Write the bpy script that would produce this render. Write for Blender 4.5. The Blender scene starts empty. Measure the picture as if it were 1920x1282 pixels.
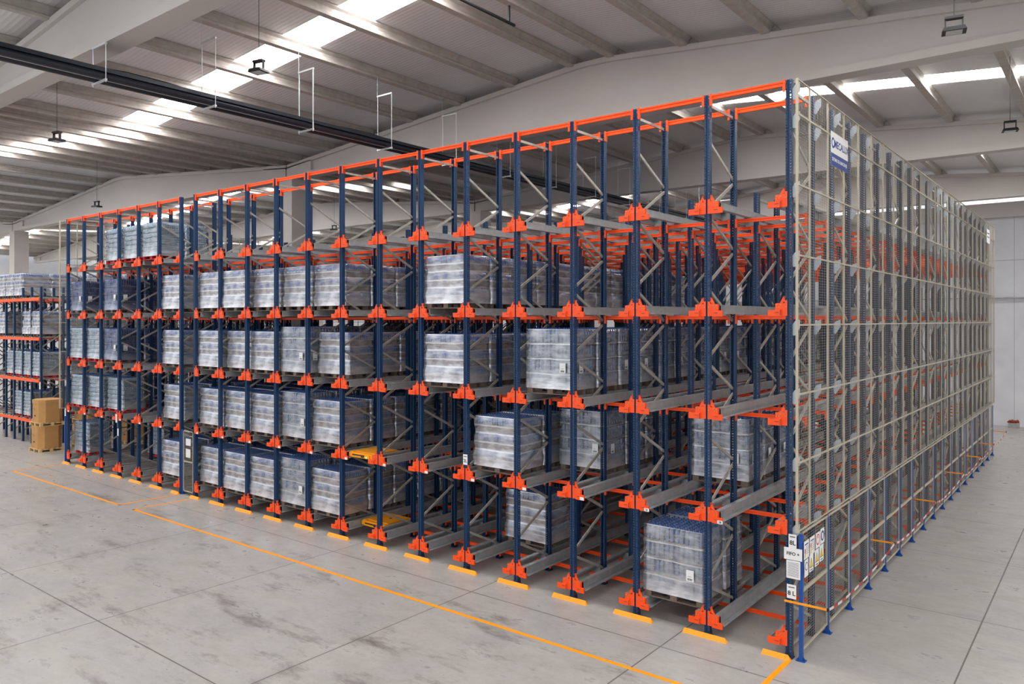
import bpy, math, random
from mathutils import Vector, Matrix, noise
random.seed(7)
sc = bpy.context.scene
COL = sc.collection

# ------------------------------------------------------------------ camera, world, light, exposure
cam_d = bpy.data.cameras.new('camera')
cam = bpy.data.objects.new('camera', cam_d)
COL.objects.link(cam)
cam.location = (4.3222, -12.9979, 5.6457)
cam.rotation_euler = (math.radians(90), 0, 0.668317)
cam_d.sensor_width = 36.0
cam_d.lens = 1437.66 / 1920 * 36.0
cam_d.shift_y = -(641.0 - 601.39) / 1920
cam_d.clip_end = 300
sc.camera = cam

world = bpy.data.worlds.new('daylight')
sc.world = world
world.use_nodes = True
WORLD_COL = (0.93, 0.96, 1.0, 1)
WORLD_STR = 1.25
world.node_tree.nodes['Background'].inputs[0].default_value = WORLD_COL
world.node_tree.nodes['Background'].inputs[1].default_value = WORLD_STR
SKY_STR = 17.0          # brightness of the translucent skylight strips
sc.view_settings.view_transform = 'Standard'
sc.view_settings.look = 'None'
sc.view_settings.gamma = 1
sc.view_settings.use_curve_mapping = False
sc.view_settings.exposure = 0.06
try:
    sc.cycles.use_denoising = True
    sc.cycles.max_bounces = 7
    sc.cycles.diffuse_bounces = 4
    sc.cycles.transparent_max_bounces = 24
    sc.cycles.sample_clamp_indirect = 6
    sc.cycles.caustics_reflective = False
    sc.cycles.caustics_refractive = False
except Exception:
    pass

# ------------------------------------------------------------------ helpers
def srgb(r, g, b):
    f = lambda c: (c / 255 / 12.92) if c / 255 <= .04045 else ((c / 255 + .055) / 1.055) ** 2.4
    return (f(r), f(g), f(b), 1)

def mat(name, col, rough=.5, metal=0, spec=.5):
    m = bpy.data.materials.new(name); m.use_nodes = True
    p = m.node_tree.nodes['Principled BSDF']
    p.inputs['Base Color'].default_value = col
    p.inputs['Roughness'].default_value = rough
    p.inputs['Metallic'].default_value = metal
    p.inputs['Specular IOR Level'].default_value = spec
    return m

class NT:
    def __init__(s, m):
        s.t = m.node_tree; s.n = s.t.nodes; s.l = s.t.links
        s.p = s.n.get('Principled BSDF'); s.out = s.n.get('Material Output')
    def new(s, k, **kw):
        n = s.n.new(k)
        for a, v in kw.items(): setattr(n, a, v)
        return n
    def link(s, a, b): s.l.new(a, b)
    def math(s, op, a, b=None, c=None):
        n = s.new('ShaderNodeMath', operation=op)
        for i, v in enumerate((a, b, c)):
            if v is None: continue
            if isinstance(v, (int, float)): n.inputs[i].default_value = v
            else: s.link(v, n.inputs[i])
        return n.outputs[0]
    def coords(s, kind='Object'):
        tc = s.new('ShaderNodeTexCoord'); sp = s.new('ShaderNodeSeparateXYZ')
        s.link(tc.outputs[kind], sp.inputs[0])
        return tc.outputs[kind], sp.outputs
    def noise(s, vec, scale, detail=4, rough=.55, stretch=None):
        if stretch:
            mp = s.new('ShaderNodeMapping'); mp.inputs['Scale'].default_value = stretch
            s.link(vec, mp.inputs[0]); vec = mp.outputs[0]
        n = s.new('ShaderNodeTexNoise')
        n.inputs['Scale'].default_value = scale; n.inputs['Detail'].default_value = detail
        n.inputs['Roughness'].default_value = rough
        s.link(vec, n.inputs['Vector'])
        return n.outputs['Fac']
    def ramp(s, fac, stops):
        r = s.new('ShaderNodeValToRGB'); e = r.color_ramp.elements
        while len(e) < len(stops): e.new(.5)
        for x, (p, c) in zip(e, stops): x.position = p; x.color = c
        s.link(fac, r.inputs[0]); return r.outputs[0]
    def mix(s, fac, a, b, mode='MIX'):
        m = s.new('ShaderNodeMix', data_type='RGBA', blend_type=mode)
        for sock, v in ((m.inputs[0], fac), (m.inputs[6], a), (m.inputs[7], b)):
            if isinstance(v, (int, float)): sock.default_value = v
            elif isinstance(v, tuple): sock.default_value = v
            else: s.link(v, sock)
        return m.outputs[2]
    def bump(s, h, strength, dist=.01):
        b = s.new('ShaderNodeBump'); b.inputs['Strength'].default_value = strength
        b.inputs['Distance'].default_value = dist
        s.link(h, b.inputs['Height']); s.link(b.outputs[0], s.p.inputs['Normal'])

def mottled(name, c1, c2, scale, rough=.6, metal=0, stretch=None, bump=0):
    m = mat(name, c1, rough, metal); t = NT(m)
    v, _ = t.coords()
    f = t.noise(v, scale, 5, .6, stretch)
    t.link(t.ramp(f, [(.32, c1), (.68, c2)]), t.p.inputs['Base Color'])
    if bump: t.bump(f, bump)
    return m

M = {}
M['navy'] = mat('navy_paint', srgb(20, 57, 96), .42)
t = NT(M['navy']); v, xyz = t.coords()
zm = t.math('ABSOLUTE', t.math('SUBTRACT', t.math('FRACT', t.math('DIVIDE', xyz[2], .05)), .5))
inz = t.math('LESS_THAN', zm, .24)
ax = t.math('ABSOLUTE', xyz[0])
colA = t.math('LESS_THAN', t.math('ABSOLUTE', t.math('SUBTRACT', ax, .034)), .008)
colB = t.math('MULTIPLY', t.math('GREATER_THAN', ax, .046), t.math('LESS_THAN', t.math('ABSOLUTE', xyz[1]), .008))
hole = t.math('MULTIPLY', inz, t.math('MAXIMUM', colA, colB))
tr = t.new('ShaderNodeBsdfTransparent'); mx = t.new('ShaderNodeMixShader')
t.link(hole, mx.inputs[0]); t.link(t.p.outputs[0], mx.inputs[1]); t.link(tr.outputs[0], mx.inputs[2])
t.link(mx.outputs[0], t.out.inputs[0])
M['navy_solid'] = mat('navy_solid', srgb(24, 54, 88), .45)
M['orange'] = mat('orange_paint', srgb(252, 82, 14), .42)
M['orange_dk'] = mat('slot_dark', srgb(120, 36, 12), .6)
M['bolt'] = mat('zinc_bolt', srgb(214, 170, 110), .3, .6)
M['galv'] = mottled('galvanised_steel', srgb(162, 164, 166), srgb(184, 186, 188), 5, .36, .3)
M['brace'] = mottled('brace_steel', srgb(176, 172, 163), srgb(200, 196, 188), 9, .42, .45)
M['yellow'] = mat('yellow_paint', srgb(255, 158, 8), .5)
M['shuttle'] = mat('shuttle_yellow', srgb(252, 164, 8), .4)
M['black'] = mat('black_plastic', srgb(28, 29, 32), .5)
M['heater'] = mat('dark_steel_tube', srgb(42, 46, 54), .38, .3)
M['cream'] = mat('cream_paint', srgb(188, 180, 160), .5)
M['wire'] = mat('cream_wire', srgb(160, 154, 138), .5)
M['core'] = mat('painted_shade_between_bottles', srgb(70, 76, 96), .8)  # filler box inside each layer, its dark colour paints the shade between bottles
M['blue'] = mat('blue_paint', srgb(16, 78, 158), .4)
M['white'] = mat('white_sheet', srgb(240, 240, 240), .6)
M['ink'] = mat('black_ink', srgb(30, 32, 36), .7)
M['inkblue'] = mat('blue_ink', srgb(28, 62, 140), .6)
M['inkred'] = mat('red_ink', srgb(205, 40, 45), .6)
M['inkyel'] = mat('yellow_ink', srgb(238, 200, 40), .6)
M['plate'] = mat('light_zinc_plate', srgb(186, 194, 204), .4, .2)
M['redpallet'] = mat('red_pallet', srgb(200, 44, 44), .6)
M['wood'] = mottled('pallet_wood', srgb(98, 86, 76), srgb(128, 112, 98), 6, .8, 0, (1, 6, 6))
M['newwood'] = mottled('new_wood', srgb(206, 172, 118), srgb(226, 196, 144), 6, .8, 0, (1, 6, 6))
M['card'] = mottled('cardboard', srgb(188, 140, 84), srgb(198, 150, 94), 3, .85)
M['cardline'] = mat('cardboard_edge', srgb(186, 170, 150), .8)
M['carton'] = mottled('grey_brown_pack', srgb(126, 114, 110), srgb(150, 138, 130), 12, .7, 0, (3, 3, .6))
M['steelrod'] = mat('steel_rod', srgb(222, 224, 226), .35, .3)
M['green'] = mat('green_lamp', srgb(60, 255, 90), .4)
M['green'].node_tree.nodes['Principled BSDF'].inputs['Emission Color'].default_value = srgb(80, 255, 110)
M['green'].node_tree.nodes['Principled BSDF'].inputs['Emission Strength'].default_value = 3
M['lens'] = mat('lamp_lens', srgb(190, 192, 194), .3)
M['rust'] = mottled('red_brown_bundle', srgb(128, 48, 34), srgb(170, 74, 50), 20, .8)
M['block'] = mottled('grey_block', srgb(150, 150, 152), srgb(172, 172, 174), 8, .85)
M['bottle'] = mat('clear_bottle', srgb(104, 120, 150), .06, 0, .8)
M['bottle_dk'] = mat('blue_bottle', srgb(30, 52, 112), .12, 0, .8)
M['bottle_pale'] = mat('pale_bottle', srgb(140, 170, 192), .12, 0, .8)
M['cap'] = mat('blue_cap', srgb(44, 92, 162), .22)
M['label'] = mat('bottle_label', srgb(40, 100, 190), .4)

# stretch film
def film(name, tint, lo, hi, scale, per=None, edge=(0.0,), wid=.016):
    m = mat(name, tint, .3, .65, .7); t = NT(m)
    v, xyz = t.coords()
    f = t.noise(v, scale, 4, .55, (1, 1, 3))
    f2 = t.noise(v, 2.2, 2, .5, (1, 1, .5))
    f = t.math('ADD', f, t.math('MULTIPLY', t.math('SUBTRACT', f2, .5), .6))
    a = t.new('ShaderNodeMapRange'); t.link(f, a.inputs[0])
    a.inputs[1].default_value = .32; a.inputs[2].default_value = .70
    a.inputs[3].default_value = lo; a.inputs[4].default_value = hi
    low = t.math('MULTIPLY', t.math('MAXIMUM', t.math('SUBTRACT', .34, xyz[2]), 0), 1.3)
    al = t.math('ADD', a.outputs[0], low)
    if per:      # the film gathers along the edge of every layer
        fz = t.math('FRACT', t.math('DIVIDE', t.math('ADD', t.math('ADD', xyz[2], .03 + per), t.math('MULTIPLY', t.math('SUBTRACT', f2, .5), .05)), per))
        for e in edge:
            d = t.math('ABSOLUTE', t.math('SUBTRACT', fz, e / per))
            d = t.math('MINIMUM', d, t.math('SUBTRACT', 1, d))
            al = t.math('MAXIMUM', al, t.math('MULTIPLY', t.math('SMOOTH_MIN', t.math('MULTIPLY', t.math('MAXIMUM', t.math('SUBTRACT', wid / per, d), 0), 60), .85, .1), t.math('ADD', t.math('MULTIPLY', a.outputs[0], .7), .55)))
    tr = t.new('ShaderNodeBsdfTransparent'); mx = t.new('ShaderNodeMixShader')
    t.link(al, mx.inputs[0]); t.link(tr.outputs[0], mx.inputs[1]); t.link(t.p.outputs[0], mx.inputs[2])
    t.link(mx.outputs[0], t.out.inputs[0])
    t.bump(f, .4, .03)
    return m
M['film_light'] = film('stretch_film', srgb(250, 250, 255), .10, .58, 2.6, .3733, (.0, .17), .022)
M['film_thin'] = film('thin_stretch_film', srgb(248, 250, 255), .08, .50, 2.6, .315, (.0,), .018)
M['film_pale'] = film('pale_stretch_film', srgb(236, 242, 248), .10, .48, 2.6, .164, (.02,), .010)
M['film_blue'] = film('dark_stretch_film', srgb(200, 206, 226), .05, .38, 2.6)

# concrete floor
M['floor'] = mat('polished_concrete', srgb(178, 175, 172), .32)
t = NT(M['floor']); v, xyz = t.coords()
big = t.noise(v, .35, 6, .62)
mid = t.noise(v, 1.3, 8, .7, (1, 1.8, 1))
fine = t.noise(v, 9, 6, .7)
c = t.ramp(big, [(.3, srgb(150, 150, 152)), (.52, srgb(172, 168, 163)), (.72, srgb(161, 161, 162))])
c = t.mix(t.ramp(mid, [(.40, (0, 0, 0, 1)), (.75, (.75, .75, .75, 1))]), c, srgb(148, 141, 132), 'MIX')
c = t.mix(t.ramp(fine, [(.35, (.35, .35, .35, 1)), (.7, (0, 0, 0, 1))]), c, srgb(184, 182, 179), 'MIX')
# tyre scuffs in front of the racks
sc1 = t.noise(v, .55, 7, .75, (1.0, 2.6, 1))
zone = t.math('LESS_THAN', xyz[1], -1.6)
st = t.math('MULTIPLY', t.ramp(sc1, [(.53, (0, 0, 0, 1)), (.68, (.85, .85, .85, 1))]), t.math('ADD', t.math('MULTIPLY', zone, .7), .3))
c = t.mix(st, c, srgb(104, 95, 90), 'MIX')
def lines(sock, vals, w=.013):
    tot = None
    for q in vals:
        h = t.math('LESS_THAN', t.math('ABSOLUTE', t.math('SUBTRACT', sock, q)), w)
        tot = h if tot is None else t.math('MAXIMUM', tot, h)
    return tot
j = t.math('MAXIMUM', lines(xyz[0], [6.7, 2.33, -1.9, -6.25, -10.75, -15.2, -19.6, -24, -28.4, -32.8, -37.2]),
           lines(xyz[1], [-11.8, -6.5, -.97, 3.77, 8.0, 12.0, 17.2, 22.4, 27.6, 32.8]))
c = t.mix(t.math('MULTIPLY', j, .85), c, srgb(84, 78, 74), 'MIX')
t.link(c, t.p.inputs['Base Color'])
t.link(t.ramp(mid, [(.3, (.24, .24, .24, 1)), (.7, (.42, .42, .42, 1))]), t.p.inputs['Roughness'])

M['girder'] = mottled('smooth_concrete', srgb(196, 190, 186), srgb(204, 199, 195), .8, .8, 0, (.4, 1, 1))
M['purlin'] = mottled('rough_concrete', srgb(172, 165, 158), srgb(190, 184, 178), 5, .85, 0, None, .2)
M['wallc'] = mottled('wall_concrete', srgb(186, 188, 192), srgb(198, 200, 204), .7, .8)
t = NT(M['wallc']); v, xyz = t.coords()
f = t.noise(v, .8, 5, .6)
c = t.ramp(f, [(.3, srgb(208, 210, 216)), (.7, srgb(222, 224, 228))])
jx = t.math('LESS_THAN', t.math('ABSOLUTE', t.math('SUBTRACT', t.math('FRACT', t.math('DIVIDE', t.math('ADD', xyz[0], 1.2), 2.4)), .5)), .006)
jz = t.math('LESS_THAN', t.math('ABSOLUTE', t.math('SUBTRACT', xyz[2], 8.9)), .02)
c = t.mix(t.math('MULTIPLY', t.math('MAXIMUM', jx, jz), .5), c, srgb(120, 120, 122))
t.link(c, t.p.inputs['Base Color'])
M['roof'] = mat('ribbed_roof_sheet', srgb(226, 226, 226), .45)
t = NT(M['roof']); v, xyz = t.coords()
w = t.math('ABSOLUTE', t.math('SUBTRACT', t.math('FRACT', t.math('DIVIDE', xyz[1], .125)), .5))
rib = t.math('GREATER_THAN', w, .38)
c = t.mix(t.math('MULTIPLY', rib, .5), srgb(226, 226, 227), srgb(202, 201, 200))
t.link(c, t.p.inputs['Base Color']); t.bump(w, .5, .02)
M['skylight'] = mat('translucent_daylight_sheet', (1, 1, 1, 1), .5)
M['skylight'].node_tree.nodes['Principled BSDF'].inputs['Emission Color'].default_value = (1.0, .985, .97, 1)
M['skylight'].node_tree.nodes['Principled BSDF'].inputs['Emission Strength'].default_value = SKY_STR
# red and white tape
M['tape'] = mat('red_white_tape', srgb(225, 225, 225), .5)
t = NT(M['tape']); v, xyz = t.coords()
s = t.math('GREATER_THAN', t.math('FRACT', t.math('DIVIDE', xyz[1], .62)), .5)
t.link(t.mix(s, srgb(228, 224, 222), srgb(190, 52, 48)), t.p.inputs['Base Color'])

class MB:
    """collects boxes, bars, prisms, tubes and lathed shapes; build() links them as one mesh object"""
    def __init__(s): s.v = []; s.f = []; s.m = []
    def add(s, vs, fs, mi=0):
        o = len(s.v); s.v += [tuple(p) for p in vs]
        s.f += [tuple(i + o for i in f) for f in fs]; s.m += [mi] * len(fs)
    def box(s, x0, x1, y0, y1, z0, z1, mi=0):
        s.add([(x0, y0, z0), (x1, y0, z0), (x1, y1, z0), (x0, y1, z0), (x0, y0, z1), (x1, y0, z1), (x1, y1, z1), (x0, y1, z1)],
              [(0, 3, 2, 1), (4, 5, 6, 7), (0, 1, 5, 4), (1, 2, 6, 5), (2, 3, 7, 6), (3, 0, 4, 7)], mi)
    def bar(s, a, b, w, h, up=(0, 0, 1), mi=0):
        a = Vector(a); b = Vector(b); d = (b - a).normalized(); u = Vector(up)
        r = d.cross(u)
        if r.length < 1e-5: r = d.cross(Vector((1, 0, 0)))
        r.normalize(); u = r.cross(d).normalized(); r *= w / 2; u *= h / 2
        s.add([a - r - u, a + r - u, a + r + u, a - r + u, b - r - u, b + r - u, b + r + u, b - r + u],
              [(0, 1, 2, 3), (7, 6, 5, 4), (0, 4, 5, 1), (1, 5, 6, 2), (2, 6, 7, 3), (3, 7, 4, 0)], mi)
    def prism(s, pts, axis, a, b, mi=0):
        """polygon pts in the two other axes, extruded along axis from a to b"""
        def P(p, q):
            return {'x': (q, p[0], p[1]), 'y': (p[0], q, p[1]), 'z': (p[0], p[1], q)}[axis]
        n = len(pts)
        s.add([P(p, a) for p in pts] + [P(p, b) for p in pts],
              [tuple(range(n)), tuple(reversed(range(n, 2 * n)))] + [(i, i + n, (i + 1) % n + n, (i + 1) % n) for i in range(n)], mi)
    def tube(s, pts, r, n=6, mi=0):
        pts = [Vector(p) for p in pts]; rings = []
        for i, p in enumerate(pts):
            d = (pts[min(i + 1, len(pts) - 1)] - pts[max(i - 1, 0)]).normalized()
            u = Vector((0, 0, 1)) if abs(d.z) < .9 else Vector((1, 0, 0))
            a = d.cross(u).normalized(); b = a.cross(d)
            rings.append([p + (a * math.cos(k * math.tau / n) + b * math.sin(k * math.tau / n)) * r for k in range(n)])
        vs = [q for g in rings for q in g]; fs = []
        for i in range(len(pts) - 1):
            for k in range(n):
                fs.append((i * n + k, i * n + (k + 1) % n, (i + 1) * n + (k + 1) % n, (i + 1) * n + k))
        fs += [tuple(reversed(range(n))), tuple(range((len(pts) - 1) * n, len(pts) * n))]
        s.add(vs, fs, mi)
    def lathe(s, cx, cy, prof, n=8, mis=None, ox=0):
        vs = []; fs = []; ms = []
        for (r, z) in prof:
            vs += [(cx + r * math.cos(ox + k * math.tau / n), cy + r * math.sin(ox + k * math.tau / n), z) for k in range(n)]
        for i in range(len(prof) - 1):
            for k in range(n):
                fs.append((i * n + k, i * n + (k + 1) % n, (i + 1) * n + (k + 1) % n, (i + 1) * n + k)); ms.append(mis[i] if mis else 0)
        fs.append(tuple(range((len(prof) - 1) * n, len(prof) * n))); ms.append(mis[-1] if mis else 0)
        o = len(s.v); s.v += vs; s.f += [tuple(i + o for i in f) for f in fs]; s.m += ms
    def mesh(s, name, mats):
        me = bpy.data.meshes.new(name); me.from_pydata(s.v, [], s.f)
        for m in (mats if isinstance(mats, (list, tuple)) else [mats]): me.materials.append(m)
        me.polygons.foreach_set('material_index', s.m); me.update()
        return me
    def build(s, name, mats, parent=None, loc=(0, 0, 0)):
        return link(name, s.mesh(name, mats), parent, loc)

def link(name, me, parent=None, loc=(0, 0, 0), rz=0):
    o = bpy.data.objects.new(name, me); COL.objects.link(o)
    o.location = loc; o.rotation_euler = (0, 0, rz)
    if parent: o.parent = parent
    return o
def tag(o, label, cat=None, group=None, kind=None):
    o['label'] = label
    if cat: o['category'] = cat
    if group: o['group'] = group
    if kind: o['kind'] = kind
    return o
def thing(name, label, cat, loc=(0, 0, 0), rz=0, group=None):
    o = bpy.data.objects.new(name, None); COL.objects.link(o); o.empty_display_size = .1
    o.location = loc; o.rotation_euler = (0, 0, rz)
    return tag(o, label, cat, group)
def struct(o, label=None, group=None):
    o['kind'] = 'structure'
    if label: o['label'] = label
    if group: o['group'] = group
    return o
ORD = ['first', 'second', 'third', 'fourth', 'fifth', 'sixth', 'seventh', 'eighth', 'ninth', 'tenth', 'eleventh', 'twelfth',
       'thirteenth', 'fourteenth', 'fifteenth', 'sixteenth', 'seventeenth', 'eighteenth', 'nineteenth', 'twentieth',
       'twenty-first', 'twenty-second', 'twenty-third', 'twenty-fourth', 'twenty-fifth', 'twenty-sixth']
def text(s, size, m, parent, loc, rot, name='lettering', align='CENTER', sx=1.0):
    c = bpy.data.curves.new(name, 'FONT'); c.body = s; c.size = size; c.align_x = align; c.align_y = 'CENTER'
    c.extrude = .0006; c.offset = size * .025; c.resolution_u = 3; c.materials.append(m)
    tmp = bpy.data.objects.new(name, c); COL.objects.link(tmp)
    me = bpy.data.meshes.new_from_object(tmp.evaluated_get(bpy.context.evaluated_depsgraph_get()))
    bpy.data.objects.remove(tmp)
    o = bpy.data.objects.new(name, me); COL.objects.link(o); o.location = loc; o.rotation_euler = rot; o.scale = (sx, 1, 1)
    o.parent = parent
    return o
RF = (math.pi / 2, 0, 0)                 # text that faces -y
RR = (math.pi / 2, 0, math.pi / 2)       # text that faces +x

# ------------------------------------------------------------------ building shell
b = MB(); b.box(-80, 34, -40, 35.9, -.25, 0); struct(b.build('floor', M['floor']))
b = MB(); b.box(-80, 34, 35.8, 36.1, 0, 12.0); w = struct(b.build('wall_back', M['wallc']))
b = MB(); b.box(-78.3, -78, -12.6, 35.8, 0, 12.6); struct(b.build('wall_left', M['wallc']))
b = MB(); b.box(34.0, 34.3, -14.2, 35.8, 0, 12.6); struct(b.build('wall_right', M['wallc']))  # unseen wall, added to keep side light off the load sides
b = MB(); b.box(-80, 34, 35.55, 35.8, 11.2, 12.0); struct(b.build('trim_1', M['girder']), 'pale concrete edge beam along the top of the back wall')
SPAN = 27.9; PEAK = -7.1
GY = [-5.85, 5.2, 16.35, 27.6]
def rz_(x, c): return 13.13 - .083 * abs(x - c)
centers = [PEAK + SPAN * k for k in (-2, -1, 0, 1)]
SKY = [(-12.55, -11.85), (-1.6, -.5), (11.07, 12.1), (22.2, 23.25), (31.3, 31.65)]  # first and last strips are unseen, added to brighten near girder and back wall
ys = [-14.2]
for a, c_ in SKY: ys += [a, c_]
ys.append(36.0)
n_w = 1
b = MB()
for c_ in centers:
    for s in (-1, 1):
        x0, x1 = c_, c_ + s * SPAN / 2
        plain = (c_ == PEAK and s == -1)        # no skylight on this slope behind the main girder
        for i in range(0, len(ys) - 1, 2):
            y0, y1 = ys[i], ys[i + 1]
            if plain and i == 4: y1 = ys[i + 3]
            if plain and i == 6: continue
            z0, z1 = rz_(x0, c_), rz_(x1, c_)
            p = [(x0, z0), (x1, z1), (x1, z1 + .08), (x0, z0 + .08)]
            b.prism(p, 'y', y0, y1)
struct(b.build('ceiling', M['roof']), 'grey ribbed roof sheets sloping up to low ridges')
for c_ in centers:
    for s in (-1, 1):
        x0, x1 = c_, c_ + s * SPAN / 2
        for (y0, y1) in SKY:
            if c_ == PEAK and s == -1 and y0 == 11.07: continue
            b = MB(); z0, z1 = rz_(x0, c_) + .02, rz_(x1, c_) + .02
            b.prism([(x0, z0), (x1, z1), (x1, z1 + .03), (x0, z0 + .03)], 'y', y0, y1)
            struct(b.build('window_%d' % n_w, M['skylight']), 'glowing translucent skylight strip running across the roof slope'); n_w += 1
# purlins
def purlin_mesh(L):
    b = MB()
    b.prism([(-.10, 0), (.10, 0), (.10, .06), (.06, .11), (.06, .20), (.12, .25), (.12, .29), (-.12, .29), (-.12, .25), (-.06, .20), (-.06, .11), (-.10, .06)], 'y', 0, L)
    return b.mesh('purlin', M['purlin'])
spans_y = [(-14.1, -5.85), (-5.85, 5.2), (5.2, 16.35), (16.35, 27.6), (27.6, 35.6)]
pm = [purlin_mesh(y1 - y0 - .06) for y0, y1 in spans_y]
offs = {0: [.65, 2.78, 4.9, 7.05, 9.2, 11.35, 13.3], 1: [1.8, 3.85, 5.95, 8.05, 10.15, 12.25, 13.5]}
for ci, c_ in enumerate(centers):
    for s in (-1, 1):
        for d in offs[1 if ci < 2 else 0]:
            x = c_ + s * d
            for k, (y0, y1) in enumerate(spans_y):
                o = link('roof_purlin', pm[k], None, (x, y0 + .03, rz_(x, c_) - .29))
                struct(o, 'weathered concrete purlin spanning between two roof girders', 'concrete purlins under the roof')
# girders and columns
for gi, gy in enumerate(GY):
    for c_ in centers:
        h = SPAN / 2 - .04
        prof = [(-h, 11.15), (h, 11.15), (h, 11.68), (.5, 12.82), (-.5, 12.82), (-h, 11.68)]
        b = MB()
        b.prism([(x, z) for x, z in [(-h, 11.33), (h, 11.33), (h, 11.60), (.5, 12.72), (-.5, 12.72), (-h, 11.60)]], 'y', -.14, .14)
        b.prism([(-h, 11.15), (h, 11.15), (h, 11.33), (-h, 11.33)], 'y', -.24, .24)
        b.prism([(-h, 11.60), (h, 11.60), (h, 11.70), (.5, 12.84), (-.5, 12.84), (-h, 11.70), ], 'y', -.2, .2) if False else None
        for s in (-1, 1):
            b.prism([(s * h, 11.56), (s * .5, 12.70), (s * .5, 12.84), (s * h, 11.70)], 'y', -.24, .24)
            b.prism([(s * h, 11.33), (s * (h - 1.5), 11.33), (s * (h - 1.5), 11.72), (s * h, 11.6)], 'y', -.24, .24)
        b.prism([(-.5, 12.70), (.5, 12.70), (.5, 12.84), (-.5, 12.84)], 'y', -.24, .24)
        o = b.build('roof_girder', M['girder'], None, (c_, gy, 0))
        struct(o, 'deep tapered concrete girder carrying the roof across the hall', 'concrete roof girders')
    for k in range(4):
        x = PEAK + SPAN * (k - 2) + SPAN / 2
        if k == 3: continue
        b = MB(); b.box(-.4, .4, -.4, .4, 0, 11.15)
        struct(b.build('column', M['girder'], None, (x + .05, gy + .1, 0)), 'square pale concrete column under a girder joint', 'concrete columns')
# thin pipe along back wall
b = MB(); b.tube([(-60, 35.66, 6.88), (30, 35.66, 6.88)], .05, 8)
for x in range(-58, 30, 6): b.box(x - .03, x + .03, 35.62, 35.8, 6.8, 6.94)
tag(b.build('wall_pipe', M['galv']), 'thin grey pipe running level along the back wall', 'pipe')

# ------------------------------------------------------------------ racking
P = 1.45; GAP = .877; FD = 1.164; FP = 2.374; NF = 11
LV = [.20, 2.06, 3.89, 5.73, 7.56]
UX = [-P * i for i in range(14)] + [-P * 13 - GAP - P * i for i in range(7)]
NLINE = len(UX)
TALL = 9.69; LOW = 8.25
def line_name(i):
    return '%s line from mesh fence' % ORD[i]
# meshes
def omega(h, flip=False):
    b = MB(); T = .004
    o = [(-.028, .05), (-.05, .05), (-.05, -.05), (-.016, -.05), (-.016, -.034), (.016, -.034), (.016, -.05), (.05, -.05), (.05, .05), (.028, .05)]
    i = [(.028, .05 - T), (.05 - T, .05 - T), (.05 - T, -.05 + T), (.016 + T, -.05 + T), (.016 + T, -.034 + T), (-.016 - T, -.034 + T), (-.016 - T, -.05 + T), (-.05 + T, -.05 + T), (-.05 + T, .05 - T), (-.028, .05 - T)]
    pts = o + i; n = len(pts)
    vs = [(x, y, .01) for x, y in pts] + [(x, y, h) for x, y in pts]
    fs = [(k, (k + 1) % n, (k + 1) % n + n, k + n) for k in range(n)]
    for k in range(9): fs.append((n + k, n + k + 1, n + 18 - k, n + 19 - k))
    b.add(vs, fs); return b.mesh('upright', M['navy'])
up_tall, up_low = omega(TALL), omega(LOW)
b = MB(); b.box(-.07, .07, -.075, .075, 0, .01)
b.box(-.054, .054, -.056, -.05, .01, .09); b.box(-.054, -.05, -.05, .06, .01, .09); b.box(.05, .054, -.05, .06, .01, .09)
for sx in (-.06, .06):
    b.tube([(sx, -.062, .01), (sx, -.062, .035)], .012, 6)
foot_me = b.mesh('base_foot', M['navy_solid'])
def zig(h):
    fr = [.92, 2.26, 3.6, 4.93, 6.27, 7.6, 8.95]; re = [.3, 1.6, 2.95, 4.3, 5.6, 6.97, 8.3]
    segs = []
    for k in range(7):
        if fr[k] < h - .3:
            segs.append(((.03, fr[k] - .05), (FD - .03, re[k] + .05)))
        if k < 6 and re[k + 1] < h - .1 and fr[k] < h - .3:
            segs.append(((.03, fr[k] + .05), (FD - .03, re[k + 1] - .05)))
    return segs
def brace_bar(b, y0, z0, y1, z1):
    a = Vector((0, y0, z0)); c_ = Vector((0, y1, z1)); d = (c_ - a).normalized(); n = Vector((0, -d.z, d.y))
    for off, w, x0, x1 in ((0, .052, -.006, -.002), (.024, .004, -.006, .022), (-.024, .004, -.006, .022)):
        p = a + n * off; q = c_ + n * off; h = n * (w / 2)
        vs = [(x0,) + tuple((p - h)[1:]), (x1,) + tuple((p - h)[1:]), (x1,) + tuple((p + h)[1:]), (x0,) + tuple((p + h)[1:]),
              (x0,) + tuple((q - h)[1:]), (x1,) + tuple((q - h)[1:]), (x1,) + tuple((q + h)[1:]), (x0,) + tuple((q + h)[1:])]
        b.add(vs, [(0, 3, 2, 1), (4, 5, 6, 7), (0, 1, 5, 4), (1, 2, 6, 5), (2, 3, 7, 6), (3, 0, 4, 7)])
def flipx(b):
    b.v = [(-x, y, z) for x, y, z in b.v]; b.f = [tuple(reversed(f)) for f in b.f]; return b
brace_me = []
for (a, c_) in zig(TALL):
    b = MB(); brace_bar(b, a[0], a[1], c_[0], c_[1]); flipx(b); brace_me.append(('diagonal_brace', b.mesh('diagonal_brace', M['brace'])))
for z in (9.53, .16):
    b = MB(); brace_bar(b, .04, z, FD - .04, z); flipx(b); brace_me.append(('horizontal_brace', b.mesh('horizontal_brace', M['brace'])))
b = MB()
for (a, c_) in zig(LOW): brace_bar(b, a[0], a[1], c_[0], c_[1])
brace_bar(b, .04, LOW - .12, FD - .04, LOW - .12); brace_bar(b, .04, .16, FD - .04, .16)
flipx(b); lattice_low = b.mesh('bracing', M['brace'])
b = MB()
for (a, c_) in zig(TALL): brace_bar(b, a[0], a[1], c_[0], c_[1])
brace_bar(b, .04, 9.53, FD - .04, 9.53); brace_bar(b, .04, .16, FD - .04, .16)
flipx(b); lattice_tall = b.mesh('bracing', M['brace'])
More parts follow.
